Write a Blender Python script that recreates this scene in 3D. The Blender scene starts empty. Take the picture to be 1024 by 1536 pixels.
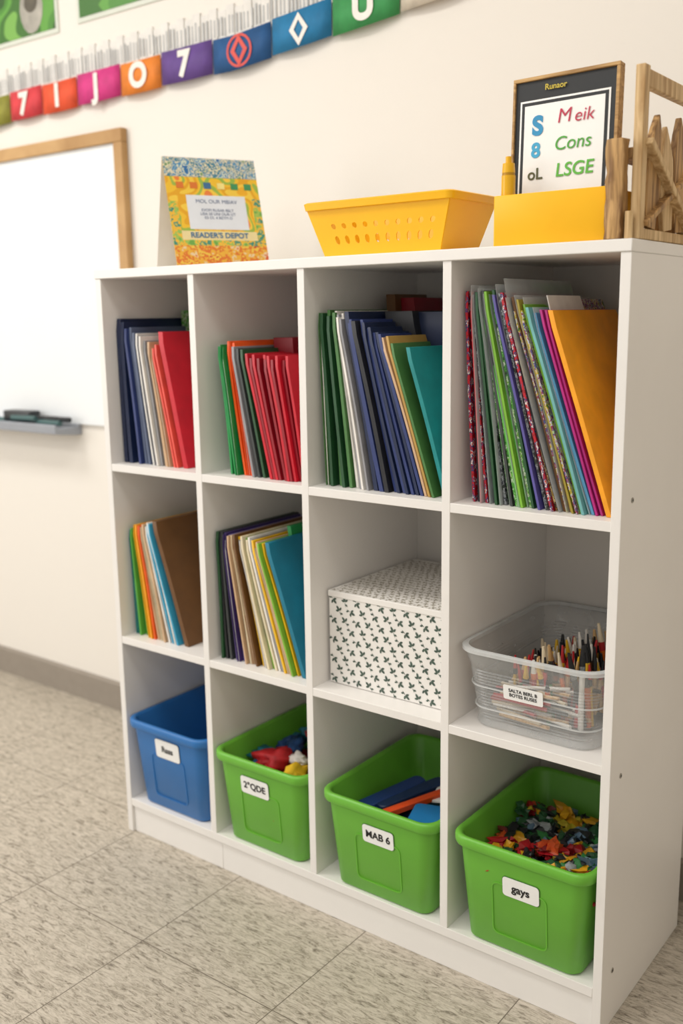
import bpy, bmesh, math, random
from mathutils import Vector, Matrix, noise
random.seed(7)
SC=bpy.context.scene
COL=bpy.context.collection

# ---------------------------------------------------------------- materials
def lin(c):
    if isinstance(c,str):
        c=tuple(int(c[i:i+2],16)/255 for i in (0,2,4))
    return tuple((x/12.92 if x<=.04045 else ((x+.055)/1.055)**2.4) for x in c[:3])+(1,)
_m={}
def nodes(name):
    m=bpy.data.materials.new(name); m.use_nodes=True
    nt=m.node_tree; b=nt.nodes["Principled BSDF"]
    return m,nt,b
def mat(col,rough=.5,var=.06,scale=30,bump=0.0,bscale=200,name=None,metal=0,spec=.5,stretch=(1,1,1)):
    key=(col,rough,var,scale,bump,name)
    if key in _m: return _m[key]
    m,nt,b=nodes(name or "mat_"+str(col))
    b.inputs["Roughness"].default_value=rough; b.inputs["Metallic"].default_value=metal
    b.inputs["Specular IOR Level"].default_value=spec
    tc=nt.nodes.new("ShaderNodeTexCoord"); mp=nt.nodes.new("ShaderNodeMapping"); mp.inputs["Scale"].default_value=stretch
    nt.links.new(tc.outputs["Object"],mp.inputs[0])
    n=nt.nodes.new("ShaderNodeTexNoise"); n.inputs["Scale"].default_value=scale; n.inputs["Detail"].default_value=4
    nt.links.new(mp.outputs[0],n.inputs["Vector"])
    r=nt.nodes.new("ShaderNodeValToRGB"); c=lin(col)
    r.color_ramp.elements[0].position=.3; r.color_ramp.elements[1].position=.7
    r.color_ramp.elements[0].color=tuple(max(0,x*(1-var)) for x in c[:3])+(1,)
    r.color_ramp.elements[1].color=tuple(min(1,x*(1+var)) for x in c[:3])+(1,)
    nt.links.new(n.outputs["Fac"],r.inputs[0]); nt.links.new(r.outputs[0],b.inputs["Base Color"])
    if bump:
        n2=nt.nodes.new("ShaderNodeTexNoise"); n2.inputs["Scale"].default_value=bscale; n2.inputs["Detail"].default_value=3
        nt.links.new(mp.outputs[0],n2.inputs["Vector"])
        bp=nt.nodes.new("ShaderNodeBump"); bp.inputs["Strength"].default_value=bump; bp.inputs["Distance"].default_value=.002
        nt.links.new(n2.outputs["Fac"],bp.inputs["Height"]); nt.links.new(bp.outputs[0],b.inputs["Normal"])
    _m[key]=m; return m
def multi(name,cols,scale=60,stretch=(1,1,1),rough=.4,detail=3):
    m,nt,b=nodes(name); b.inputs["Roughness"].default_value=rough
    tc=nt.nodes.new("ShaderNodeTexCoord"); mp=nt.nodes.new("ShaderNodeMapping"); mp.inputs["Scale"].default_value=stretch
    nt.links.new(tc.outputs["Object"],mp.inputs[0])
    n=nt.nodes.new("ShaderNodeTexNoise"); n.inputs["Scale"].default_value=scale; n.inputs["Detail"].default_value=detail; n.inputs["Roughness"].default_value=.7
    nt.links.new(mp.outputs[0],n.inputs["Vector"])
    r=nt.nodes.new("ShaderNodeValToRGB"); r.color_ramp.interpolation='CONSTANT'
    k=len(cols)
    for i,c in enumerate(cols):
        pos=.32+.36*i/k if i else 0
        if i<2: e=r.color_ramp.elements[i]; e.position=pos
        else: e=r.color_ramp.elements.new(pos)
        e.color=lin(c)
    nt.links.new(n.outputs["Fac"],r.inputs[0]); nt.links.new(r.outputs[0],b.inputs["Base Color"])
    return m
def wood(name,c1,c2,stretch=(1,1,12),scale=14,rough=.6):
    m,nt,b=nodes(name); b.inputs["Roughness"].default_value=rough
    tc=nt.nodes.new("ShaderNodeTexCoord"); mp=nt.nodes.new("ShaderNodeMapping")
    mp.inputs["Scale"].default_value=tuple(12/s if s else 1 for s in stretch)
    nt.links.new(tc.outputs["Object"],mp.inputs[0])
    n=nt.nodes.new("ShaderNodeTexNoise"); n.inputs["Scale"].default_value=scale; n.inputs["Detail"].default_value=6; n.inputs["Distortion"].default_value=.8
    nt.links.new(mp.outputs[0],n.inputs["Vector"])
    r=nt.nodes.new("ShaderNodeValToRGB"); r.color_ramp.elements[0].position=.35; r.color_ramp.elements[1].position=.65
    r.color_ramp.elements[0].color=lin(c1); r.color_ramp.elements[1].color=lin(c2)
    nt.links.new(n.outputs["Fac"],r.inputs[0]); nt.links.new(r.outputs[0],b.inputs["Base Color"])
    bp=nt.nodes.new("ShaderNodeBump"); bp.inputs["Strength"].default_value=.3; bp.inputs["Distance"].default_value=.001
    nt.links.new(n.outputs["Fac"],bp.inputs["Height"]); nt.links.new(bp.outputs[0],b.inputs["Normal"])
    return m
def clear(name,col,alpha,rough=.25):
    m,nt,b=nodes(name)
    b.inputs["Base Color"].default_value=lin(col); b.inputs["Roughness"].default_value=rough
    tc=nt.nodes.new("ShaderNodeTexCoord"); w=nt.nodes.new("ShaderNodeTexNoise"); w.inputs["Scale"].default_value=40
    nt.links.new(tc.outputs["Object"],w.inputs["Vector"])
    mr=nt.nodes.new("ShaderNodeMapRange"); mr.inputs[3].default_value=alpha*.85; mr.inputs[4].default_value=alpha*1.15
    nt.links.new(w.outputs["Fac"],mr.inputs[0]); nt.links.new(mr.outputs[0],b.inputs["Alpha"])
    return m

# ---------------------------------------------------------------- mesh builder
class MB:
    def __init__(s): s.v=[]; s.f=[]; s.mi=[]
    def add(s,vs,fs,mi=0):
        o=len(s.v); s.v+= [tuple(v) for v in vs]
        for f in fs: s.f.append([i+o for i in f]); s.mi.append(mi)
    def box(s,x0,x1,y0,y1,z0,z1,mi=0):
        s.add([(x0,y0,z0),(x1,y0,z0),(x1,y1,z0),(x0,y1,z0),(x0,y0,z1),(x1,y0,z1),(x1,y1,z1),(x0,y1,z1)],
              [(0,3,2,1),(4,5,6,7),(0,1,5,4),(1,2,6,5),(2,3,7,6),(3,0,4,7)],mi)
    def loft(s,loops,mi=0,cap0=True,cap1=True,close=True):
        n=len(loops[0]); vs=[p for l in loops for p in l]; fs=[]
        for k in range(len(loops)-1):
            for i in range(n if close else n-1):
                j=(i+1)%n; fs.append((k*n+i,k*n+j,(k+1)*n+j,(k+1)*n+i))
        if cap0: fs.append(tuple(reversed(range(n))))
        if cap1: fs.append(tuple((len(loops)-1)*n+i for i in range(n)))
        s.add(vs,fs,mi)
    def beam(s,p,q,w,d,mi=0,up=(0,0,1),taper=1):
        p=Vector(p);q=Vector(q);a=(q-p).normalized(); u=Vector(up)
        if abs(a.dot(u))>.95: u=Vector((0,1,0))
        b=a.cross(u).normalized(); c=b.cross(a)
        L=[]
        for c0,k in ((p,1),(q,taper)):
            L.append([c0+b*(w/2*k)*sx+c*(d/2*k)*sy for sx,sy in ((-1,-1),(1,-1),(1,1),(-1,1))])
        s.loft(L,mi)
    def cyl(s,p,q,r,mi=0,n=10,r2=None):
        p=Vector(p);q=Vector(q);a=(q-p).normalized(); u=Vector((0,0,1)) if abs(a.z)<.9 else Vector((1,0,0))
        b=a.cross(u).normalized(); c=a.cross(b); r2=r if r2 is None else r2
        s.loft([[p+(b*math.cos(t)+c*math.sin(t))*r for t in [2*math.pi*i/n for i in range(n)]],
                [q+(b*math.cos(t)+c*math.sin(t))*r2 for t in [2*math.pi*i/n for i in range(n)]]],mi)
    def blob(s,c,rad,mi=0,sub=2,amp=.25,fr=2.0,rot=None):
        bm=bmesh.new(); bmesh.ops.create_icosphere(bm,subdivisions=sub,radius=1)
        off=Vector((random.random()*50,random.random()*50,random.random()*50))
        R=rot or Matrix.Rotation(random.random()*6.28,3,'Z')@Matrix.Rotation(random.uniform(-.6,.6),3,'X')
        vs=[]
        for v in bm.verts:
            k=1+amp*noise.noise(v.co*fr+off)*2
            p=Vector((v.co.x*rad[0]*k,v.co.y*rad[1]*k,v.co.z*rad[2]*k)); vs.append(R@p+Vector(c))
        fs=[[v.index for v in f.verts] for f in bm.faces]; bm.free()
        s.add(vs,fs,mi)
    def leaf(s,xb,zb,xt,zt,y0,y1,t,mi=0,bow=0.0,yaw=0.0,cr=.004,n=12,sway=0):
        L=[]
        for k in range(n+1):
            q=k/n; x=xb+(xt-xb)*q+bow*math.sin(math.pi*q); z=zb+(zt-zb)*q
            c=cr*max(0,(q-.93)/.07)**2
            a=y0+c+sway*q; b=y1-c
            L.append([(x-t/2,a,z),(x+t/2,a,z),(x+t/2+yaw,b,z),(x-t/2+yaw,b,z)])
        s.loft(L,mi)
    def build(s,name,mats,smooth=False,bevel=0,parent=None,mw=None,ang=35,seg=2):
        me=bpy.data.meshes.new(name); me.from_pydata(s.v,[],s.f)
        for m in mats: me.materials.append(m)
        me.polygons.foreach_set("material_index",s.mi)
        bm=bmesh.new(); bm.from_mesh(me); bmesh.ops.recalc_face_normals(bm,faces=bm.faces); bm.to_mesh(me); bm.free()
        if smooth or bevel:
            me.polygons.foreach_set("use_smooth",[True]*len(me.polygons)); me.set_sharp_from_angle(angle=math.radians(ang))
        me.update()
        o=bpy.data.objects.new(name,me); COL.objects.link(o)
        if mw: o.matrix_world=mw
        if bevel:
            b=o.modifiers.new("bevel","BEVEL"); b.width=bevel; b.segments=seg; b.limit_method='ANGLE'
        if parent: o.parent=parent
        return o
def empty(name,loc=(0,0,0)):
    e=bpy.data.objects.new(name,None); e.empty_display_size=.05; COL.objects.link(e); return e
def text(name,body,size,mw,m,parent,ext=.0002,bold=0.0,shear=0):
    c=bpy.data.curves.new(name,"FONT"); c.body=body; c.size=size; c.extrude=ext; c.offset=bold; c.align_x='CENTER'; c.align_y='CENTER'; c.shear=shear
    o=bpy.data.objects.new(name+"_c",c); COL.objects.link(o); bpy.context.view_layer.update()
    me=bpy.data.meshes.new_from_object(o.evaluated_get(bpy.context.evaluated_depsgraph_get()))
    bpy.data.objects.remove(o); me.materials.clear(); me.materials.append(m)
    q=bpy.data.objects.new(name,me); COL.objects.link(q); q.matrix_world=mw
    if parent: q.parent=parent
    return q
def frame(o,ex,ey):
    ex=Vector(ex).normalized(); ey=Vector(ey).normalized(); ez=ex.cross(ey)
    M=Matrix((ex,ey,ez)).transposed().to_4x4(); M.translation=Vector(o); return M
def front(x,y,z): return frame((x,y,z),(1,0,0),(0,0,1))
def rr(x0,x1,y0,y1,r,n=6):
    P=[]
    for cx,cy_,a in ((x1-r,y1-r,0),(x0+r,y1-r,90),(x0+r,y0+r,180),(x1-r,y0+r,270)):
        for k in range(n+1):
            t=math.radians(a+90*k/n); P.append((cx+r*math.cos(t),cy_+r*math.sin(t)))
    return P

# ---------------------------------------------------------------- measurements
W=1.16; T=.016; H=1.274; D=.375
zA,zB,zC=.866,.475,.083
XD=[.2812,.5566,.8584]
cl=[T]+[x+T/2 for x in XD]; crr=[x-T/2 for x in XD]+[W-T]
YW=.474

# ---------------------------------------------------------------- room
def wallmat():
    m,nt,b=nodes("painted_wall"); b.inputs["Roughness"].default_value=.75
    n=nt.nodes.new("ShaderNodeTexNoise"); n.inputs["Scale"].default_value=180; n.inputs["Detail"].default_value=3
    tc=nt.nodes.new("ShaderNodeTexCoord"); nt.links.new(tc.outputs["Object"],n.inputs["Vector"])
    bp=nt.nodes.new("ShaderNodeBump"); bp.inputs["Strength"].default_value=.08; bp.inputs["Distance"].default_value=.002
    nt.links.new(n.outputs["Fac"],bp.inputs["Height"]); nt.links.new(bp.outputs[0],b.inputs["Normal"])
    b.inputs["Base Color"].default_value=lin("EBE6DE"); return m
def floormat():
    m,nt,b=nodes("vinyl_tile"); b.inputs["Roughness"].default_value=.5
    L=nt.links; N=nt.nodes
    tc=N.new("ShaderNodeTexCoord")
    def mathn(op,a,bv=None):
        q=N.new("ShaderNodeMath"); q.operation=op
        for i,x in enumerate((a,bv)):
            if x is None: continue
            if isinstance(x,(int,float)): q.inputs[i].default_value=x
            else: L.new(x,q.inputs[i])
        return q.outputs[0]
    sp=N.new("ShaderNodeSeparateXYZ"); L.new(tc.outputs["Object"],sp.inputs[0])
    S=.33
    fx=mathn('DIVIDE',mathn('ADD',sp.outputs[0],-.02+33*S),S); fy=mathn('DIVIDE',mathn('ADD',sp.outputs[1],.27+33*S),S)
    ix=mathn('FLOOR',fx); iy=mathn('FLOOR',fy)
    gx=mathn('ABSOLUTE',mathn('SUBTRACT',mathn('FRACT',fx),.5)); gy=mathn('ABSOLUTE',mathn('SUBTRACT',mathn('FRACT',fy),.5))
    g=mathn('GREATER_THAN',mathn('MAXIMUM',gx,gy),.4972)
    mp=N.new("ShaderNodeMapping"); mp.inputs["Scale"].default_value=(16,75,1); mp.inputs["Rotation"].default_value=(0,0,math.radians(-30))
    L.new(tc.outputs["Object"],mp.inputs[0])
    cmb=N.new("ShaderNodeCombineXYZ"); L.new(mathn('MULTIPLY',ix,7.3),cmb.inputs[0]); L.new(mathn('MULTIPLY',iy,3.7),cmb.inputs[1])
    va=N.new("ShaderNodeVectorMath"); va.operation='ADD'; L.new(mp.outputs[0],va.inputs[0]); L.new(cmb.outputs[0],va.inputs[1])
    n1=N.new("ShaderNodeTexNoise"); n1.inputs["Scale"].default_value=1.9; n1.inputs["Detail"].default_value=7; n1.inputs["Roughness"].default_value=.8; n1.inputs["Distortion"].default_value=1.2
    L.new(va.outputs[0],n1.inputs["Vector"])
    r=N.new("ShaderNodeValToRGB"); e=r.color_ramp.elements
    e[0].position=.37; e[0].color=lin("6E6558"); e[1].position=.57; e[1].color=lin("C8BFB1")
    q=e.new(.475); q.color=lin("AFA697")
    L.new(n1.outputs["Fac"],r.inputs[0])
    mg=N.new("ShaderNodeMixRGB"); L.new(g,mg.inputs[0]); L.new(r.outputs[0],mg.inputs[1]); mg.inputs[2].default_value=lin("655B4F")
    L.new(mg.outputs[0],b.inputs["Base Color"])
    bp=N.new("ShaderNodeBump"); bp.inputs["Strength"].default_value=.15; bp.inputs["Distance"].default_value=.001
    L.new(n1.outputs["Fac"],bp.inputs["Height"]); L.new(bp.outputs[0],b.inputs["Normal"])
    return m
WM=wallmat()
b=MB(); b.box(-3.2,3.0,-3.6,YW,-.05,0); b.build("floor",[floormat()])
b=MB(); b.box(-3.2,3.0,YW,YW+.1,0,2.8); b.build("wall_back",[WM])
b=MB(); b.box(-3.3,-3.2,-3.6,YW+.1,0,2.8); b.build("wall_left",[WM])
b=MB(); b.box(3.0,3.1,-3.6,YW+.1,0,2.8); b.build("wall_right",[WM])
b=MB(); b.box(-3.3,3.1,-3.6,YW+.1,2.8,2.88); b.build("ceiling",[mat("F4F2EE",.8,.02,name="ceiling_tile")])
b=MB()
b.loft([[(x,YW,0),(x,YW-.012,0),(x,YW-.012,.082),(x,YW-.008,.088),(x,YW,.088)] for x in (-3.2,3.0)])
b.build("baseboard_back",[mat("948B80",.6,.04,name="rubber_base")])

# ---------------------------------------------------------------- bookshelf
MW_=mat("ECE9E5",.38,.012,8,name="white_melamine")
shelf=empty("cube_bookshelf")
b=MB()
b.box(0,T,0,D,0,H-.018)
b.box(W-T,W,0,D,0,H-.018)
b.build("side_panels",[MW_],bevel=.001,parent=shelf)
b=MB(); b.box(-.001,W+.001,-.002,D+.002,H-.018,H); b.build("top_board",[MW_],bevel=.0015,parent=shelf)
b=MB()
for x in XD: b.box(x-T/2,x+T/2,.0005,D-.006,zC-.0003,H-.0175)
b.build("dividers",[MW_],bevel=.0008,parent=shelf)
b=MB()
for z in (zA,zB):
    for i in range(4): b.box(cl[i]-.0005,crr[i]+.0005,.001,D-.006,z-.016,z)
b.box(T,W-T,.0003,D-.006,zC-.018,zC)
b.build("shelf_boards",[MW_],bevel=.0008,parent=shelf)
b=MB(); b.box(T,W-T,D-.006,D,zC-.02,H-.0175); b.build("back_panel",[mat("DEDAD4",.5,.02,8,name="back_board")],parent=shelf)
b=MB(); b.box(T,.30,.006,.02,0,zC-.0175); b.box(.3008,W-T,.006,.02,0,zC-.0175); b.build("toe_kick",[MW_],bevel=.0008,parent=shelf)
b=MB()
for z in (.894,.447,.099):
    b.cyl((W-.001,.042,z),(W+.0012,.042,z),.0042,0,16); b.cyl((W+.0012,.042,z),(W+.0016,.042,z),.002,1,6)
b.build("cam_screws",[mat("A9A49C",.3,.05,name="screw_metal",metal=.8),mat("3A3733",.5,name="screw_socket")],smooth=True,parent=shelf)

# ---------------------------------------------------------------- folder stacks
C=dict(navy="1A2748",navy2="2F3D72",slate="55607A",white="E6E2DB",grey="8E8E92",tan="CBA985",cream="E0D3B4",coral="E5574A",red="C41228",dred="8E0C1E",
 green="1B9048",dgreen="24502F",mgreen="4A7A40",lime="7FB83A",orange="EE5C18",oyel="F4A31C",black="202126",dark="3B3F3F",teal="0B8585",teal2="0F748E",purple="45346F",
 violet="5A5499",yellow="EEBB1B",olive="9A8C2E",brown="6A4724",lblue="3FA3C8",lteal="6FAFAE",magenta="B0217A",gold="B8924A",lgreen="5FB24A",blue="1F62A8",sky="5FA4CC")
cm={k:mat(v,.42,.10,25,name="card_"+k) for k,v in C.items()}
cm["pred"]=multi("print_red",["B81420","E0D4CC","23336B","B81424","B81424","7A121A"],120,(1,1,.7))
cm["pgreen"]=multi("print_green",["2A6A2A","6FA838","C9CFC0","4A9A32","4A9A32","223A22"],120,(1,1,.7))
cm["pgold"]=multi("print_gold",["4A3318","A8833A","D8C68A","2A1E12","9A6A22"],120,(1,1,.7))
cm["pdark"]=multi("print_dark",["1E2226","3A3E48","8A8E92","243324","15151C"],120,(1,1,.7))
cm["pmix"]=multi("print_mix",["2F6A2F","C8A82A","B0B8C0","8A2040","2F4A88","A8B888"],110,(1,1,.7))
cm["clear"]=clear("clear_sleeve","EEF4F6",.34,.08)
def stack(name,segs,zb,y0=.03,y1=.29,jit=.0015,extra=None,jz=.006):
    keys=[];B=MB()
    def idx(k):
        if k not in keys: keys.append(k)
        return keys.index(k)
    for cols,xb0,xb1,xt0,xt1,zt0,zt1,th in segs:
        n=len(cols)
        for i,c in enumerate(cols):
            q=i/(n-1) if n>1 else 0
            xb=xb0+(xb1-xb0)*q; xt=xt0+(xt1-xt0)*q+random.uniform(-jit,jit); zt=zt0+(zt1-zt0)*q+random.uniform(-jz,jz)
            yy=y0+random.uniform(-.006,.008); bow=random.uniform(-.002,.003)
            yw=random.uniform(-.002,.002)
            if c.startswith("+"):
                c=c[1:]; h=th/2
                B.leaf(xb-h*.8,zb+.0005,xt-h*.9,zt,yy,y1,.0012,idx(c),bow,yw)
                B.leaf(xb+h*.8,zb+.0005,xt+h*.9,zt-.004,yy+.002,y1,.0012,idx(c),bow,yw)
                B.leaf(xb,zb+.001,xt,zt-.012,yy+.004,y1-.01,max(.001,th*.45),idx("white"),bow,yw)
            elif c.startswith("~"):
                c=c[1:]
                B.leaf(xb,zb+.0005,xt,zt-.018,yy+.002,y1,th*.6,idx(c),bow,yw)
                B.leaf(xb+th*.36,zb+.0005,xt+th*.36,zt+random.uniform(-.002,.010),yy-.003,y1,.0005,idx("clear"),bow+.0006,yw)
            else:
                B.leaf(xb,zb+.0005,xt,zt,yy,y1,th,idx(c),bow,yw)
    if extra:
        for (c,xb,xt,zt,ya,yb,th) in extra:
            B.leaf(xb,zb+.0005,xt,zt,ya,yb,th,idx(c),0,0)
    return B.build(name,[cm[k] for k in keys],bevel=.0003,seg=1)
stack("binder_and_folder_stack",[
 (["navy","navy"],.027,.045,.024,.036,1.178,1.172,.011),
 (["navy2","slate","slate"],.075,.098,.047,.062,1.158,1.15,.007),
 (["white","+grey","white","grey"],.112,.138,.075,.098,1.145,1.13,.0045),
 (["tan","+tan"],.150,.163,.108,.118,1.125,1.12,.006),
 (["coral","coral"],.178,.186,.124,.131,1.118,1.122,.005),
 (["red"],.207,.207,.146,.146,1.142,1.142,.013)],zA,
 extra=[("pgreen",.115,.065,1.190,.20,.33,.05),("dgreen",.160,.108,1.188,.20,.33,.035),("navy",.19,.138,1.170,.15,.30,.02),("pgreen",.20,.150,1.184,.2,.33,.03)])
stack("hanging_folder_stack",[
 (["green","green","+green"],.342,.362,.316,.330,1.117,1.122,.005),
 (["orange","+orange","orange"],.376,.394,.338,.352,1.128,1.125,.005),
 (["grey","dark","dgreen"],.405,.430,.358,.376,1.118,1.112,.006)]+
 [(["dred","red"],.446+.0145*i,.453+.0145*i,.386+.0185*i,.394+.0185*i,1.098-.001*i,1.105-.001*i,.0062) for i in range(6)],zA,jz=.001,jit=.0006,
 extra=[("dred",.44,.39,1.132,.14,.30,.05),("red",.50,.455,1.128,.18,.30,.04),("green",.312,.306,1.124,.18,.3,.008)])
stack("document_folder_stack",[
 (["+mgreen","dgreen","mgreen","dgreen","mgreen"],.585,.640,.572,.602,1.182,1.175,.0065),
 (["white","+white","grey","white","white","grey"],.650,.682,.605,.622,1.180,1.172,.0045),
 (["navy","navy2","black"],.696,.722,.632,.650,1.175,1.165,.009),
 (["navy2","navy","navy2","navy","navy2","navy","navy2"],.734,.792,.660,.702,1.165,1.140,.0062),
 (["tan","gold","mgreen"],.800,.818,.708,.730,1.135,1.13,.005),
 (["teal"],.838,.838,.760,.760,1.124,1.124,.008)],zA,
 extra=[("black",.755,.675,1.180,.13,.30,.06),("brown",.66,.61,1.212,.20,.32,.02),("dred",.69,.625,1.205,.22,.33,.05),("navy",.81,.735,1.178,.15,.3,.06)])
stack("magazine_stack",[
 (["pred","black","~red","pred","~pdark"],.893,.925,.876,.888,1.205,1.214,.0045),
 (["~pdark","dgreen","~dgreen","pdark","~pgreen","dark"],.932,.965,.891,.902,1.212,1.21,.0045),
 (["pgreen","~lgreen","lime","~lgreen","pgreen","dgreen"],.973,1.002,.906,.920,1.205,1.212,.0045),
 (["~slate","violet","~purple","pdark","~red","pred"],1.010,1.038,.925,.942,1.21,1.208,.0045),
 (["pgold","~black","brown","~pmix","gold"],1.044,1.066,.946,.962,1.20,1.195,.0045),
 (["olive","~lgreen","pmix","lime"],1.072,1.084,.966,.978,1.188,1.18,.0035),
 (["lteal","~lteal","sky"],1.090,1.102,.984,.996,1.182,1.178,.005),
 (["magenta","magenta"],1.110,1.117,1.003,1.011,1.178,1.175,.004),
 (["oyel"],1.130,1.130,1.024,1.024,1.172,1.172,.008)],zA,jit=.003,jz=.010,
 extra=[("lgreen",1.0,.92,1.222,.2,.3,.03),("pmix",1.07,.975,1.195,.15,.3,.04),("white",1.112,1.001,1.200,.06,.19,.002),("dred",1.09,.985,1.19,.15,.28,.02)])
stack("exercise_book_stack",[
 (["+teal","lgreen","+lgreen"],.030,.060,.023,.034,.716,.72,.005),
 (["yellow","+yellow","oyel","orange"],.068,.095,.038,.054,.722,.725,.0045),
 (["tan","+cream","tan","white"],.104,.140,.058,.076,.725,.73,.005),
 (["lblue","white","lblue"],.150,.168,.080,.090,.732,.735,.004),
 (["brown"],.190,.190,.100,.100,.738,.738,.012)],zB,y1=.27)
stack("workbook_stack",[
 (["dgreen","black","dark"],.304,.325,.299,.308,.742,.745,.006),
 (["purple","+purple","violet"],.338,.356,.311,.322,.745,.742,.006),
 (["tan","cream","+tan","cream","brown"],.370,.398,.328,.342,.742,.738,.0045),
 (["yellow","grey","+white","cream","lime"],.408,.436,.348,.366,.738,.735,.005),
 (["cream","white","grey","yellow","+cream"],.446,.480,.372,.396,.735,.735,.005),
 (["tan","lime","yellow"],.488,.502,.402,.414,.735,.735,.004),
 (["teal2"],.520,.520,.430,.430,.738,.738,.010)],zB,y1=.28,
 extra=[("green",.495,.41,.752,.12,.3,.01)])

# ---------------------------------------------------------------- plastic bins
BLK=mat("1B1B1D",.5,.02,name="label_ink"); LAB=mat("F4F4F2",.45,.02,name="label_paper")
def tbin(name,colr,x0,x1,y0,y1,z0,z1,lab,ltxt):
    E=empty(name); m=mat(colr,.36,.05,12,bump=.03,bscale=500,name="plastic_"+name)
    tb=.024
    prof=[(tb+.004,z0),(tb,z0+.004),(.009,z1-.020),(.0015,z1-.019),(0,z1-.015),(0,z1-.004),(.002,z1-.0008),(.005,z1),(.009,z1-.001),(.012,z1-.006),(tb+.004,z0+.008),(tb+.008,z0+.005)]
    b=MB(); b.loft([[(p[0],p[1],z) for p in rr(x0+i,x1-i,y0+i,y1-i,.032-.4*i)] for i,z in prof]); 
    b.build("tub_body",[m],smooth=True,parent=E,ang=50)
    yf=lambda z:y0+tb+( .009-tb)*(z-z0-.004)/(z1-.024-z0)
    xc=(x0+x1)/2
    b=MB()
    o=rr(xc-.052,xc+.052,z0+.028,z1-.070,.012,4); i_=rr(xc-.0495,xc+.0495,z0+.0305,z1-.0725,.010,4)
    b.loft([[(p[0],yf(p[1])+.001,p[1]) for p in o],[(p[0],yf(p[1])-.0013,p[1]) for p in o],[(p[0],yf(p[1])-.0013,p[1]) for p in i_],[(p[0],yf(p[1])+.001,p[1]) for p in i_]],cap0=False,cap1=False)
    b.build("embossed_panel",[m],smooth=True,parent=E)
    lx0,lx1,lz0,lz1=lab
    b=MB(); o=rr(lx0,lx1,lz0,lz1,.006,4)
    b.loft([[(p[0],yf(p[1])-.0002,p[1]) for p in o],[(p[0],yf(p[1])-.0022,p[1]) for p in o]])
    b.build("label",[LAB],parent=E)
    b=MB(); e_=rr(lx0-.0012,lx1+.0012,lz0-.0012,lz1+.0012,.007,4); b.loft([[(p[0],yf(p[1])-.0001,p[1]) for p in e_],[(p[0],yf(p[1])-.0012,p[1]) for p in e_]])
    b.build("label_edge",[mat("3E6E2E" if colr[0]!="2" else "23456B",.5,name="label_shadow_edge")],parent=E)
    zc=(lz0+lz1)/2
    text("label_text",ltxt,.020,frame(((lx0+lx1)/2,yf(zc)-.0026,zc),(1,0,0),(0,(yf(z1)-yf(z0)),z1-z0)),BLK,E,bold=.0005)
    return E
GRN="6AB338"
tbin("storage_bin","2A70B4",.021,.268,-.012,.315,zC+.0005,.288,(.112,.186,.214,.258),"Rass")
tbin("storage_bin",GRN,.294,.544,-.014,.32,zC+.0005,.284,(.371,.446,.206,.244),"2°QDE")
tbin("storage_bin",GRN,.586,.846,-.018,.32,zC+.0005,.280,(.685,.755,.200,.236),"MAB 6")
tbin("storage_bin",GRN,.879,1.140,-.018,.32,zC+.0005,.285,(.980,1.048,.196,.232),"gays")
# soft toys
b=MB()
soft=[mat("B5161F",.6,.2,60,name="felt_red"),mat("176D80",.6,.15,60,name="felt_teal"),mat("EBC026",.6,.1,60,name="felt_yellow"),mat("E4E0DA",.6,.1,60,name="felt_white"),mat("1A4276",.6,.1,60,name="felt_blue"),mat("D86A24",.6,.1,60,name="felt_orange")]
for i in range(60):
    x=random.uniform(.345,.495); y=random.uniform(.04,.26); z=.15+random.uniform(0,.055)
    b.blob((x,y,z),(.034,.02,.016),random.choice([0,1,4,2,3,0]),2,.35,1.5)
for (x,y,z,mi,rx) in [(.385,.10,.25,0,.046),(.42,.20,.268,0,.044),(.346,.11,.244,1,.034),(.352,.17,.25,4,.034),(.49,.12,.256,2,.028),(.455,.070,.246,2,.034),(.43,.11,.258,3,.024),(.50,.18,.26,5,.026),(.40,.055,.234,0,.034),(.35,.065,.232,4,.034),(.49,.24,.268,0,.032),(.455,.16,.268,3,.022),(.39,.155,.262,4,.030),(.47,.20,.268,3,.018),(.34,.22,.24,1,.03),(.37,.25,.255,1,.034),(.365,.10,.252,1,.027),(.42,.26,.265,4,.03)]:
    b.blob((x,y,z-.008),(rx,rx*.55,rx*.42),mi,3,.45,2.0)
b.build("felt_toy_pile",soft,smooth=True,ang=180)
# stationery
b=MB()
def rbox(B,c,ex,size,mi,r=.006,up=(0,0,1)):
    ex=Vector(ex).normalized(); ez=Vector(up).normalized(); ey=ez.cross(ex).normalized(); ez=ex.cross(ey)
    L=[]
    for dz,ins in ((-.5,.0015),(-.42,0),(.42,0),(.5,.0015)):
        L.append([Vector(c)+ex*p[0]+ey*p[1]+ez*dz*size[2] for p in rr(-size[0]/2+ins,size[0]/2-ins,-size[1]/2+ins,size[1]/2-ins,r,4)])
    B.loft(L,mi)
st=[mat("1F3C78",.4,.05,name="case_navy"),mat("1F7AB8",.4,.05,name="case_blue"),mat("E5501F",.4,.05,name="ruler_red"),mat("ECEAE6",.5,.03,name="paper_white"),mat("173058",.4,.05,name="case_dark")]
for k in range(8): rbox(b,(.712+random.uniform(-.015,.015),.14+random.uniform(-.02,.03),.105+k*.013),(1,random.uniform(-.3,.3),0),(.17,.13,.011),[0,1,4,3,0,1,0,4][k],.008)
rbox(b,(.655,.135,.222),(.35,1,.10),(.16,.034,.024),0,.012)
rbox(b,(.690,.155,.224),(.42,1,.10),(.16,.030,.024),4,.012)
rbox(b,(.727,.13,.236),(.5,1,.10),(.17,.018,.012),2,.005)
rbox(b,(.783,.085,.228),(.9,.3,0),(.088,.085,.026),1,.010)
rbox(b,(.775,.19,.238),(1,.3,.1),(.095,.07,.006),3,.004)
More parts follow.
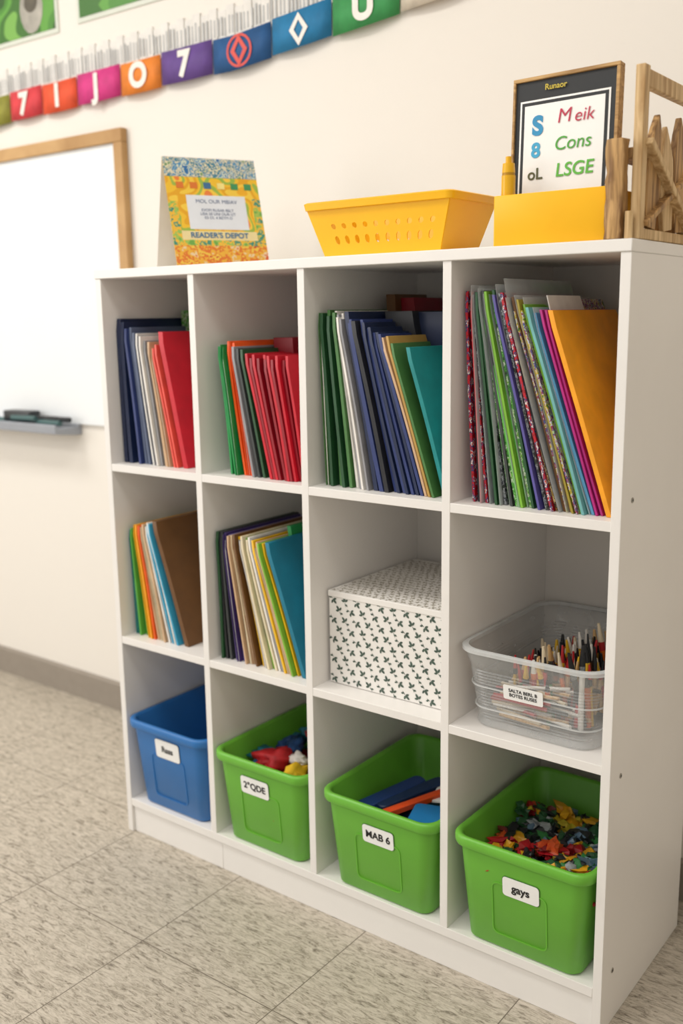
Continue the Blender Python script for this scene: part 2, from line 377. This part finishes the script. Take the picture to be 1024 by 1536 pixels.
for k in range(5): b.cyl((.632+k*.012,.05,.214),(.662+k*.012,.2,.214),.0045,[2,0,1,4,0][k],10)
b.build("stationery_pile",st,bevel=.0006)
# craft scraps
b=MB()
sc=[mat(c,.4,.15,80,name="scrap_"+c) for c in ("A5151E","D89E1A","245230","5E7890","9EA2A6","202226","C84E22","357D42","6A1E22","BFAE30")]
for i in range(520):
    x=random.uniform(.908,1.112); y=random.uniform(.012,.272); z=.224+.022*noise.noise(Vector((x*16,y*16,0)))+random.uniform(-.010,.010)
    g=noise.noise(Vector((x*14+3,y*14,1)))
    mi=random.choice([0,0,8,6,5] if g>.15 else ([1,9,5,2,1] if g>-.1 else [3,4,2,7,5,5]))
    k=random.choice([1,1,1.2,1.6])
    b.blob((x,y,z),(random.uniform(.007,.014)*k,random.uniform(.006,.010)*k,random.uniform(.003,.008)*k),mi,1 if k<1.5 else 2,.7,2.5)
b.box(.912,1.107,.015,.27,.10,.21,5)
b.build("craft_scrap_pile",sc)

# ---------------------------------------------------------------- patterned gift box
E=empty("patterned_storage_box")
bx0,bx1,by0,by1,bz0,bz1=.570,.844,.046,.346,zB+.001,.660
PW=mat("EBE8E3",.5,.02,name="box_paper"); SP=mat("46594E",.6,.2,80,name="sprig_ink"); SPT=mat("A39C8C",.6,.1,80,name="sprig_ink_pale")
b=MB(); b.box(bx0+.0015,bx1-.0015,by0+.0015,by1-.0015,bz0,bz1-.004); b.build("carton",[PW],bevel=.001,parent=E)
b=MB(); b.box(bx0,bx1,by0,by1,bz1-.012,bz1); b.build("lid",[PW],bevel=.0012,parent=E)
def sprig(B,P,a,s,mi=0):
    ca,sa=math.cos(a),math.sin(a)
    def pt(u,v): return P(u*ca-v*sa,u*sa+v*ca)
    for (ox,oy,th,l,w) in ((0,0,90,1,.46),(0,-.05,20,.8,.40),(0,-.05,150,.8,.40),(-.05,-.5,-50,.6,.34),(0,-.1,-100,.95,.12)):
        t=math.radians(th); d=(math.cos(t),math.sin(t)); nn=(-d[1],d[0])
        B.add([pt(s*(ox+d[0]*l*q+nn[0]*w*k),s*(oy+d[1]*l*q+nn[1]*w*k)) for q,k in ((0,0),(.35,-.5),(.75,-.42),(1,0),(.75,.42),(.35,.5))],[(0,1,2,3,4,5)],mi)
b=MB()
for i in range(10):
    for k in range(9):
        x=bx0+.012+(i+(.5 if k%2 else 0))*.0275; z=bz0+.010+k*.0196
        if x>bx1-.010 or z>bz1-.016: continue
        a=(.6 if (i+k)%2 else -2.2)+random.uniform(-.35,.35)
        sprig(b,lambda u,v:(x+u,by0+.0010,z+v),a,.0108)
b.build("sprig_print_front",[SP],parent=E)
b=MB()
for i in range(17):
    for k in range(20):
        x=bx0+.010+(i+(.5 if k%2 else 0))*.0156; y=by0+.010+k*.0150
        if x>bx1-.008 or y>by1-.008: continue
        sprig(b,lambda u,v:(x+u,y+v,bz1+.0004),random.uniform(0,6.28),.0078)
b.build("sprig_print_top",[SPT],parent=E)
b=MB()
for i in range(13):
    for k in range(8):
        y=by0+.013+(i+(.5 if k%2 else 0))*.0218; z=bz0+.012+k*.0205
        if y>by1-.010: continue
        sprig(b,lambda u,v:(bx1-.0010,y+u,z+v),random.uniform(0,6),.0085)
b.build("sprig_print_side",[SP],parent=E)

# ---------------------------------------------------------------- translucent tub with brushes
E=empty("clear_plastic_basket")
tx0,tx1,ty0,ty1,tz0,tz1=.870,1.140,.006,.362,zB+.0005,.618
CP=clear("frosted_plastic","D5D8D8",.34,.18); CR=clear("frosted_rim","E0E3E3",.62,.2)
tb=.026
def lp(i,z,off=0): return [(p[0],p[1],z) for p in rr(tx0+i-off,tx1-i+off,ty0+i-off,ty1-i+off,.045-.4*i)]
b=MB()
prof=[(tb,tz0),(tb-.003,tz0+.004)]
nr=34
for k in range(nr+1):
    z=tz0+.012+(tz1-.035-tz0-.012)*k/nr; i=tb+(.007-tb)*(z-tz0)/(tz1-tz0)
    prof.append((i+(.0013 if k%2 else 0),z))
prof+=[(.007,tz1-.02),(.006,tz1-.006)]
b.loft([lp(i,z) for i,z in prof],0,cap1=False)
b.build("tub_wall",[CP],smooth=True,parent=E,ang=30)
b=MB(); b.loft([lp(i,z) for i,z in ((.006,tz1-.008),(0,tz1-.007),(-.0,tz1-.001),(.002,tz1),(.009,tz1),(.009,tz1-.006))],0,cap0=False,cap1=False)
for zz in (tz0+.035,tz0+.075): 
    i=tb+(.007-tb)*(zz-tz0)/(tz1-tz0); b.loft([lp(i,zz-.0012,.0005),lp(i,zz-.0012,.002),lp(i,zz+.0012,.002),lp(i,zz+.0012,.0005)],0,cap0=False,cap1=False)
b.build("tub_rim",[CR],smooth=True,parent=E,ang=50)
b=MB(); yl=lambda z: ty0+tb+(.007-tb)*(z-tz0)/(tz1-tz0)-.003
P=rr(.962,1.034,.540,.566,.003,3)
b.loft([[(p[0],yl(p[1]),p[1]) for p in P],[(p[0],yl(p[1])-.0008,p[1]) for p in P]]); b.build("label",[LAB],parent=E)
text("label_text","SALTA BERL B\nBOTES RUSES",.0085,frame((.998,yl(.553)-.0012,.553),(1,0,0),(0,-.14,1)),BLK,E,bold=.0001)
b=MB()
pc=[wood("pencil_wood","B98A4E","E4C08A"),mat("17181A",.35,name="brush_black"),mat("B8242A",.4,name="pencil_red"),mat("E0B428",.4,name="pencil_yellow"),mat("8A8F94",.25,metal=.8,name="ferrule"),mat("D8C7A8",.5,name="bristle"),mat("2A2622",.8,name="bristle_dark"),mat("8A4A22",.4,name="pencil_brown"),mat("E8E4DC",.4,name="pencil_white"),mat("DD6A1A",.4,name="pencil_orange"),mat("3A7A3A",.4,name="pencil_green")]
for i in range(130):
    q=random.random()**.8
    x=.955+.135*q+random.uniform(-.01,.01); y=random.uniform(.08,.26)
    L_=random.uniform(.070,.090)+.055*q*random.random()
    z0_=tz0+.008+random.uniform(0,.012); base=Vector((x-.01,y,z0_)); d=Vector((random.uniform(-.22,.10),random.uniform(-.25,.15),1)).normalized(); r_=random.choice([.0034,.0042,.0052])
    c=random.choice([0,0,3,1,2,7,2,9,3,10,8])
    b.cyl(base,base+d*L_*.72,r_,c,8); b.cyl(base+d*L_*.72,base+d*L_*.84,r_*1.12,random.choice([4,1,2,3,9,2]),8)
    k=random.choice([0,1,5,2,3,1,8,1]); b.cyl(base+d*L_*.84,base+d*L_*1.1,r_*1.1,k,8,r2=r_*.45)
for i in range(110):
    x=random.uniform(.905,.985); y=random.uniform(.05,.27); z=tz0+.01+random.random()*.055
    a=random.uniform(-.5,.5); L_=.10
    b.cyl((x-.005,y,z),(x+L_*math.cos(a),min(.30,max(.045,y+L_*math.sin(a))),z+random.uniform(-.003,.012)),.0036,random.choice([0,0,1,3,5,2,8]),8)
b.build("pencil_and_brush_bundle",pc,smooth=True,ang=50)

# ---------------------------------------------------------------- top: yellow perforated basket
YEL=mat("FDBF12",.38,.03,12,name="yellow_plastic")
E=empty("perforated_basket")
b=MB()
def panel(B,P,nx,nz,u0,u1,v0,v1,hw,hh,mi=0):
    def q(a,b_,c,d): B.add([P(a,b_),P(c,b_),P(c,d),P(a,d)],[(0,1,2,3)],mi)
    q(0,0,1,v0); q(0,v1,1,1); q(0,v0,u0,v1); q(u1,v0,1,v1)
    du=(u1-u0)/nx; dv=(v1-v0)/nz
    for i in range(nx):
        for k in range(nz):
            cu=u0+(i+.5)*du; cv=v0+(k+.5)*dv; O=[];I=[]
            h2=hh*(1.25 if k==0 else .8)
            for t in range(16):
                a=2*math.pi*t/16; c,s_=math.cos(a),math.sin(a); m_=max(abs(c),abs(s_))
                O.append(P(cu+c/m_*du/2,cv+s_/m_*dv/2)); I.append(P(cu+c*hw*du/2,cv+math.copysign(abs(s_)**.8,s_)*h2*dv/2))
            B.add(O+I,[(t,(t+1)%16,16+(t+1)%16,16+t) for t in range(16)],mi)
x0,x1,y0,y1,z0,z1=.556,.858,.012,.172,H+.0005,1.366
ins=.028
F=lambda u,v:(x0+ins*(1-v)*.95+.006+(x1-x0-.012-2*ins*(1-v)*.95)*u, y0+.006+.016*(1-v), z0+(z1-z0-.012)*v)
Bk=lambda u,v:(F(u,v)[0],y1-.006-.016*(1-v),F(u,v)[2])
panel(b,F,10,2,.12,.95,.20,.78,.42,.5); panel(b,Bk,10,2,.10,.95,.20,.78,.42,.5)
Lf=lambda u,v:(F(0,v)[0],F(0,v)[1]+(Bk(0,v)[1]-F(0,v)[1])*u,F(0,v)[2]); Rt=lambda u,v:(F(1,v)[0],Lf(u,v)[1],F(0,v)[2])
for Q in (Lf,Rt): b.add([Q(0,0),Q(1,0),Q(1,1),Q(0,1)],[(0,1,2,3)])
b.add([F(0,0),F(1,0),Bk(1,0),Bk(0,0)],[(0,1,2,3)])
o=b.build("basket_wall",[YEL],parent=E); s=o.modifiers.new("s","SOLIDIFY"); s.thickness=.0022; s.offset=0
b=MB()
def l2(i,z): return [(p[0],p[1],z) for p in rr(x0+i,x1-i,y0+i,y1-i,.012,4)]
b.loft([l2(.005,z1-.013),l2(.0,z1-.012),l2(-.002,z1-.001),l2(.001,z1+.001),l2(.008,z1),l2(.009,z1-.012)],0,cap0=False,cap1=False)
b.build("basket_rim",[YEL],smooth=True,parent=E,ang=60)
# yellow desk tray
E=empty("desk_organizer_box")
b=MB(); bx=(.930,1.112,.018,.150)
def l3(i,z): return [(p[0],p[1],z) for p in rr(bx[0]+i,bx[1]-i,bx[2]+i,bx[3]-i,.003,3)]
b.loft([l3(.001,H+.0005),l3(0,H+.002),l3(0,1.349),l3(.001,1.350),l3(.003,1.350),l3(.0035,H+.004)],0)
b.build("box_body",[YEL],smooth=True,parent=E)
b=MB()
for (x,y,r_,z) in ((.9465,.0345,.0108,1.402),):
    b.cyl((x,y,H+.0055),(x,y,z-.022),r_,0,20); b.cyl((x,y,z-.022),(x,y,z-.018),r_*.92,1,20); b.cyl((x,y,z-.018),(x,y,z-.004),r_*.95,0,20,r2=r_*.85); b.cyl((x,y,z-.004),(x,y,z+.006),r_*.45,0,12)
b.build("glue_bottle",[mat("E8B00C",.3,.04,name="bottle_yellow"),mat("B88708",.4,name="bottle_band")],smooth=True)
# framed sign
E=empty("framed_sign")
sx0,sx1=.9355,1.107
M=frame((sx0,.0605,1.281),(1,0,.012),(-.006,.018,.235)); w=sx1-sx0; h=.246
FW=wood("frame_wood","9A7444","C9A26A",(12,1,1)); BK=mat("1E2022",.5,.05,name="mat_black"); WH=mat("F4F3F0",.5,.01,name="sign_paper")
b=MB(); f_=.0055
b.box(0,w,0,f_,-.014,.004); b.box(0,w,h-f_,h,-.014,.004); b.box(0,f_*.7,f_,h-f_,-.014,.004); b.box(w-f_,w,f_,h-f_,-.014,.004)
b.build("frame_wood",[FW],bevel=.0008,parent=E,mw=M)
b=MB(); b.box(f_*.7,w-f_,f_,h-f_,-.012,.000); b.build("mat_board",[BK],parent=E,mw=M)
b=MB(); b.box(.012,w-.014,.012,h-.034,.0001,.0008); b.build("outer_border",[WH],parent=E,mw=M)
b=MB(); b.box(.015,w-.017,.015,h-.037,.0009,.0012); b.build("inner_border",[BK],parent=E,mw=M)
b=MB(); b.box(.020,w-.022,.020,h-.042,.0013,.0017); b.build("paper",[WH],parent=E,mw=M)
def ts(body,size,x,y,c,bold=.0005,sh=0):
    text("sign_lettering",body,size,M@Matrix.Translation((x,y,.0021)),mat(c,.5,.05,name="ink_"+c),E,bold=bold,shear=sh)
ts("S",.038,.044,h-.074,"2C8FBF",.0018); ts("M",.030,.087,h-.064,"C0304E",-.0002,.15); ts("eik",.027,.119,h-.066,"C0304E",-.0002,.15)
ts("8",.030,.042,h-.110,"3FA6D0",.001); ts("Cons",.028,.102,h-.104,"4FA53A",0,.15)
ts("oL",.024,.042,h-.145,"5A5A3A",.0004); ts("LSGE",.028,.106,h-.143,"5FB53A",.0003,.1); ts("Runaor",.012,.072,h-.018,"C8B23A",.0002)
ts("arol",.020,.070,h-.180,"5FB53A",0); 

# rustic wooden crate on the right
WD=wood("rustic_wood","7A5630","C79E66",(1,1,12),10); WD2=wood("pale_wood","B08B5A","DEC090",(1,1,12),8)
E=empty("wooden_lattice_crate")
b=MB()
xp=1.1535
b.box(xp-.007,xp+.007,.022,.042,H+.0005,1.508,1)
b.box(xp-.007,xp+.007,.30,.318,H+.0005,1.508,1)
b.box(xp-.006,xp+.006,.042,.30,1.480,1.504,1)
b.box(xp-.006,xp+.005,.042,.30,H+.001,H+.016,1)
def plank(pts,xa,xb,mi): b.loft([[(xa,p[0],p[1]) for p in pts],[(xb,p[0],p[1]) for p in pts]],mi)
def picket(y0,z0,y1,z1,w,mi,xa=xp-.006,xb=xp+.004):
    d=Vector((y1-y0,z1-z0)); L_=d.length; d.normalize(); n=Vector((-d.y,d.x))
    P=[(0,-.36),(.35,-.5),(.68,-.5),(.86,-.26),(1,0),(.86,.26),(.68,.5),(.35,.5),(0,.36)]
    plank([(y0+d.x*L_*a+n.x*w*c,z0+d.y*L_*a+n.y*w*c) for a,c in P],xa,xb,mi)
picket(.075,1.292,.095,1.452,.052,0); picket(.150,1.292,.128,1.440,.050,1,xp-.005,xp+.003); picket(.200,1.292,.185,1.46,.052,0); picket(.262,1.292,.235,1.45,.05,1,xp-.005,xp+.003)
b.beam((xp+.004,.036,1.408),(xp+.004,.235,1.290),.010,.026,1,up=(1,0,0)); b.beam((xp+.003,.040,1.296),(xp+.003,.26,1.40),.008,.022,0,up=(1,0,0))
b.build("lattice_side",[WD,WD2],bevel=.0015,parent=E)
b=MB()
L=[]
for k in range(13):
    z=H+.0005+(1.410-H)*k/12; e=[random.uniform(-.0014,.0014) for _ in range(6)]
    L.append([(1.1155+e[0],.004+e[1],z),(1.126,.001+e[2],z),(1.1405+e[3],.004+e[4],z),(1.142+e[5],.022,z),(1.128,.024,z),(1.1155+e[2],.022,z)])
b.loft(L,0)
b.cyl((1.149,.012,H+.0005),(1.149,.012,1.312),.0060,1,9); b.box(1.116,1.145,.026,.20,1.385,1.40,0); b.box(1.116,1.145,.026,.28,H+.0005,1.29,0); b.box(1.116,1.145,.20,.215,H+.015,1.40,0)
b.build("driftwood_posts",[WD,WD2],bevel=.001,parent=E)

# ---------------------------------------------------------------- tent card poster
E=empty("tent_card_poster")
n_=Vector((.88,-.47,0)).normalized(); ex=Vector((.47,.88,0)).normalized()
base=Vector((.162,.083,H+.001)); up=(-n_*.085+Vector((0,0,.232))); hh=up.length
M=frame(base,ex,up); w=.204
CARD=multi("card_art",["EDAF22","F2CB45","E5A81E","EFC02E","9CB84A","F2CB45","E8823A"],14,rough=.5,detail=1)
TOPP=multi("card_top_art",["2B6CA8","D0DAC8","4E8CB8","DAD3B8","3A7F9A","E0D8B8","6F9A6A"],34,rough=.5)
BOTP=multi("card_bottom_art",["C9482E","EBC24A","DD772E","E8B03A","E6CBA2","D85A2A"],26,rough=.5)
GR=multi("card_green_art",["6EA84A","9CC05A","EBBA3A","3E8F7A","D0C05A"],30,rough=.5)
b=MB(); b.box(0,w,0,hh,-.0015,0); b.build("front_leaf",[CARD],parent=E,mw=M)
def pt(nm,a,b_,c,d,m,k=.0004): 
    q=MB(); q.box(a,b_,c,d,.0001,k); q.build(nm,[m],parent=E,mw=M)
pt("top_band",0,w,hh-.044,hh,TOPP); pt("bottom_band",0,w,0,.050,BOTP); pt("left_band",0,.020,.050,hh-.10,GR); pt("right_band",w-.018,w,.050,hh-.09,GR)
pt("green_strip",.02,w-.018,.050,.062,GR,.0003); pt("banner_strip",.02,w-.018,.062,.082,mat("EBD9A0",.5,.05,name="banner_cream"),.0003)
pt("white_panel",.040,w-.034,.086,.162,mat("E2E7EF",.5,.02,name="card_label"),.0007)
GT=mat("6A7A98",.6,name="card_text")
text("card_heading","MOL OUR MBIAV",.012,M@Matrix.Translation((w/2+.003,.148,.001)),GT,E)
text("card_lines","EVOFI RUSAR BELT\nLISA 30 UNI OUR LIT\n03 OL 4 RETM O",.0085,M@Matrix.Translation((w/2+.003,.120,.001)),GT,E)
text("card_banner","READER'S DEPOT",.0165,M@Matrix.Translation((w/2,.072,.001)),mat("2A6FA0",.6,name="card_banner_blue"),E,bold=.0003)
rnd=random.Random(3); b=MB()
for i in range(6):
    u=.022+i*.030; v=hh-.062; b.box(u,u+.016,v-.008,v+.006,.0005,.0008,rnd.randrange(4))
b.build("printed_icons",[mat(c,.5,name="icon_"+c) for c in ("3E8F5A","D9772E","3B6C98","F0DF8A")],parent=E,mw=M)
top=base+up; foot=base-n_*.17
b=MB(); b.add([top,top+ex*w,foot+ex*w,foot],[(0,1,2,3)]); o=b.build("back_leaf",[mat("EDE9E2",.6,.02,name="card_back")],parent=E); s=o.modifiers.new("s","SOLIDIFY"); s.thickness=.0012

# ---------------------------------------------------------------- whiteboard
E=empty("whiteboard")
wx0,wx1,wz0,wz1=-2.1,-.414,.872,1.667
b=MB(); b.box(wx0+.01,wx1-.01,YW-.012,YW-.0005,wz0,wz1-.01); b.build("board_surface",[mat("EEF2F5",.18,.01,3,name="whiteboard_enamel")],parent=E)
b=MB(); fw=.034
b.box(wx0,wx1,YW-.022,YW-.0005,wz1-fw,wz1); b.box(wx1-fw,wx1,YW-.022,YW-.0005,wz0,wz1-fw-.0003); b.box(wx0,wx0+fw,YW-.022,YW-.0005,wz0,wz1-fw-.0003)
b.build("oak_frame",[wood("oak_frame_wood","AD8452","CBA470",(12,12,12),5)],bevel=.0015,parent=E)
b=MB(); pr=[(YW-.0005,wz0),(YW-.014,wz0),(YW-.016,wz0-.008),(YW-.085,wz0-.008),(YW-.092,wz0+.004),(YW-.098,wz0+.002),(YW-.095,wz0-.024),(YW-.02,wz0-.032),(YW-.0005,wz0-.032)]
b.loft([[(x,p[0],p[1]) for p in pr] for x in (wx0,-.68)]); b.build("marker_tray",[mat("9A9FA8",.4,.03,name="tray_aluminium")],bevel=.002,parent=E)
b=MB()
for k in range(8):
    x=-1.03+k*.035+random.uniform(-.01,.01); y=YW-.03-random.random()*.045; z=wz0+.002+ (k%2)*.010
    b.cyl((x,y,z+.001),(x+.11,y+random.uniform(-.01,.01),z+.002),.008,0 if k%3 else 1,10)
rbox(b,(-.90,YW-.05,wz0+.018),(1,.1,0),(.12,.045,.030),0,.008)
b.build("whiteboard_markers",[mat("22262A",.4,name="marker_black"),mat("4A6A6A",.4,name="marker_teal")],smooth=True,ang=50)

# ---------------------------------------------------------------- banner + posters
E=empty("alphabet_banner")
edges=[-1.10,-.895,-.745,-.591,-.414,-.26,-.08,.108,.283,.462,.66]
fc=["8C8A32","CF3A42","E2522C","CE3480","E5822A","62448C","1B5288","1874A4","38904F","CFC4B2"]
sym=["","7","1","J","O","7","O","O","U",""]
def zb_(x): return 1.737+ .012*(x+.97) if x<0 else 1.749+.085*x
for i in range(10):
    xa,xb=edges[i],edges[i+1]; hgt=.078 if i<9 else .05
    n=6; b=MB()
    vs=[]
    for k in range(n+1):
        x=xa+.002+(xb-xa-.004)*k/n; y=YW-.0115-.009*math.sin(math.pi*k/n)
        dz=.003*(i%2)-.004*math.sin(math.pi*k/n)
        vs.append((x,y,zb_(x)+dz)); vs.append((x,y+.001,zb_(x)+hgt+dz))
    b.add(vs,[(2*k,2*k+2,2*k+3,2*k+1) for k in range(n)])
    o=b.build("flag",[mat(fc[i],.7,.14,30,name="flag_"+fc[i])],parent=E,smooth=True,ang=180); s=o.modifiers.new("s","SOLIDIFY"); s.thickness=.001
    xc=(xa+xb)/2
    if sym[i]:
        M_=front(xc,YW-.0225,zb_(xc)+.037); wm=mat("EFE9E2" if i!=6 else "DA5248",.6,name="flag_print"+("_c" if i==6 else ""))
        if i in(6,7):
            b=MB()
            O=[(0,.035),(.027,0),(0,-.035),(-.027,0)]; I=[(p[0]*.5,p[1]*.55) for p in O]
            b.add([M_@Vector((p[0],p[1],0)) for p in O+I],[(t,(t+1)%4,4+(t+1)%4,4+t) for t in range(4)])
            if i==6: b.add([M_@Vector((.040*math.cos(t*.3142),.037*math.sin(t*.3142),-.001)) for t in range(20)]+[M_@Vector((.034*math.cos(t*.3142),.031*math.sin(t*.3142),-.001)) for t in range(20)],[(t,(t+1)%20,20+(t+1)%20,20+t) for t in range(20)])
            b.build("flag_symbol",[wm],parent=E)
        else: text("flag_symbol",sym[i],.080,M_,wm,E,bold=.0038)
b=MB(); pts=[-1.10+.08*k for k in range(23)]
for k in range(22):
    a_,c_=pts[k],pts[k+1]; b.cyl((a_,YW-.0088,zb_(a_)+.072),(c_,YW-.0088,zb_(c_)+.072),.002,0,6)
b.build("mounting_cord",[mat("D8D2C6",.7,name="cord")],parent=E)
E=empty("paper_border_strip")
b=MB(); prng=random.Random(5)
x=-1.3
while x<.62:
    wdt=.028; z=zb_(x)+.060; q=.008 if int((x+5)/.028)%2 else 0
    b.box(x,x+wdt-.002,YW-.003-q*.2,YW+.0005,z,z+.082+q); x+=wdt
b.build("paper_slats",[mat("E2DFDA",.6,.06,name="border_paper")],parent=E)
b=MB(); x=-1.3
while x<.62:
    z=zb_(x)+.083+.004*prng.random(); b.box(x,x+.0045,YW-.0055,YW-.0046,z,z+.034+.012*prng.random()); x+=.0105+.004*prng.random()
b.build("printed_bars",[mat("B9BABA",.6,name="border_ink")],parent=E)
def poster(x0,x1,z0,z1,k):
    E=empty("nature_poster"); b=MB(); b.box(x0,x1,YW-.004,YW+.0005,z0,z1); b.build("sheet",[mat("D6DACF",.5,.02,name="poster_margin")],parent=E)
    g=multi("poster_green%d"%k,["2E5A22","4A8A32","5FA03E","3A7028","78B050"],6,detail=1); b=MB(); b.box(x0+.012,x1-.012,YW-.0055,YW-.0042,z0+.012,z1-.012); b.build("picture",[g],parent=E)
    return E
E=poster(-1.02,-.664,1.945,2.35,0)
b=MB()
b.loft([[(-.775+.052*math.cos(t*.3927)*k,YW-.0062-.0003*q,2.025+.066*math.sin(t*.3927)*k) for t in range(16)] for q,k in ((0,1),(1,.92))]); b.build("pictured_pebble",[mat("A8A49A",.6,.25,20,name="pebble_print")],parent=E)
b=MB(); b.loft([[(-.775+.030*math.cos(t*.3927)*k,YW-.0070-.0003*q,2.04+.026*math.sin(t*.3927)*k) for t in range(16)] for q,k in ((0,1),(1,.92))]); b.build("pictured_spot",[mat("5A5448",.6,.25,20,name="pebble_spot")],parent=E)
poster(-.583,-.17,1.952,2.35,1)

# ---------------------------------------------------------------- lights
def area(name,loc,target,sx,sy,power,col):
    l=bpy.data.lights.new(name,"AREA"); l.shape='RECTANGLE'; l.size=sx; l.size_y=sy; l.energy=power; l.color=col
    o=bpy.data.objects.new(name,l); COL.objects.link(o); o.location=loc
    d=Vector(target)-Vector(loc); o.rotation_euler=d.to_track_quat('-Z','Y').to_euler(); return o
for i,(x,y,pw) in enumerate(((-1.2,-1.0,27),(.9,-1.0,16),(-1.2,-2.6,25),(.9,-2.6,17))):
    E=empty("ceiling_light")
    b=MB(); b.box(x-.62,x+.62,y-.32,y+.32,2.77,2.7999); b.build("fixture_frame",[mat("F0F0F0",.5,.01,name="fixture_white")],parent=E)
    o=area("ceiling_lamp",(x,y,2.765),(x,y,0),1.15,.55,pw,(1,.97,.925)); o.parent=E
area("window_daylight",(-2.6,-2.9,1.7),(.5,.2,.8),1.8,1.6,39,(1,.98,.96))
wd=bpy.data.worlds.new("room_ambient"); SC.world=wd; wd.use_nodes=True
wd.node_tree.nodes["Background"].inputs[0].default_value=(1,.97,.935,1); wd.node_tree.nodes["Background"].inputs[1].default_value=.55

# ---------------------------------------------------------------- camera
yaw,pitch,roll,Fp=.65147,.19543,-.01501,1487.8
cy,sy=math.cos(yaw),math.sin(yaw); cp,sp=math.cos(pitch),math.sin(pitch); cr,sr=math.cos(roll),math.sin(roll)
f=Vector((-sy*cp,cy*cp,-sp)); r=Vector((cy,sy,0)); u=r.cross(f)
r2=cr*r+sr*u; u2=-sr*r+cr*u
M=Matrix((r2,u2,-f)).transposed().to_4x4(); M.translation=(1.70224,-1.39192,1.17342)
cam=bpy.data.cameras.new("camera"); co=bpy.data.objects.new("camera",cam); COL.objects.link(co); co.matrix_world=M
cam.sensor_fit='HORIZONTAL'; cam.sensor_width=36; cam.lens=Fp/1024*36; cam.clip_start=.05
cam.dof.use_dof=True; cam.dof.focus_distance=1.62; cam.dof.aperture_fstop=4.0
SC.camera=co
SC.view_settings.view_transform='Standard'
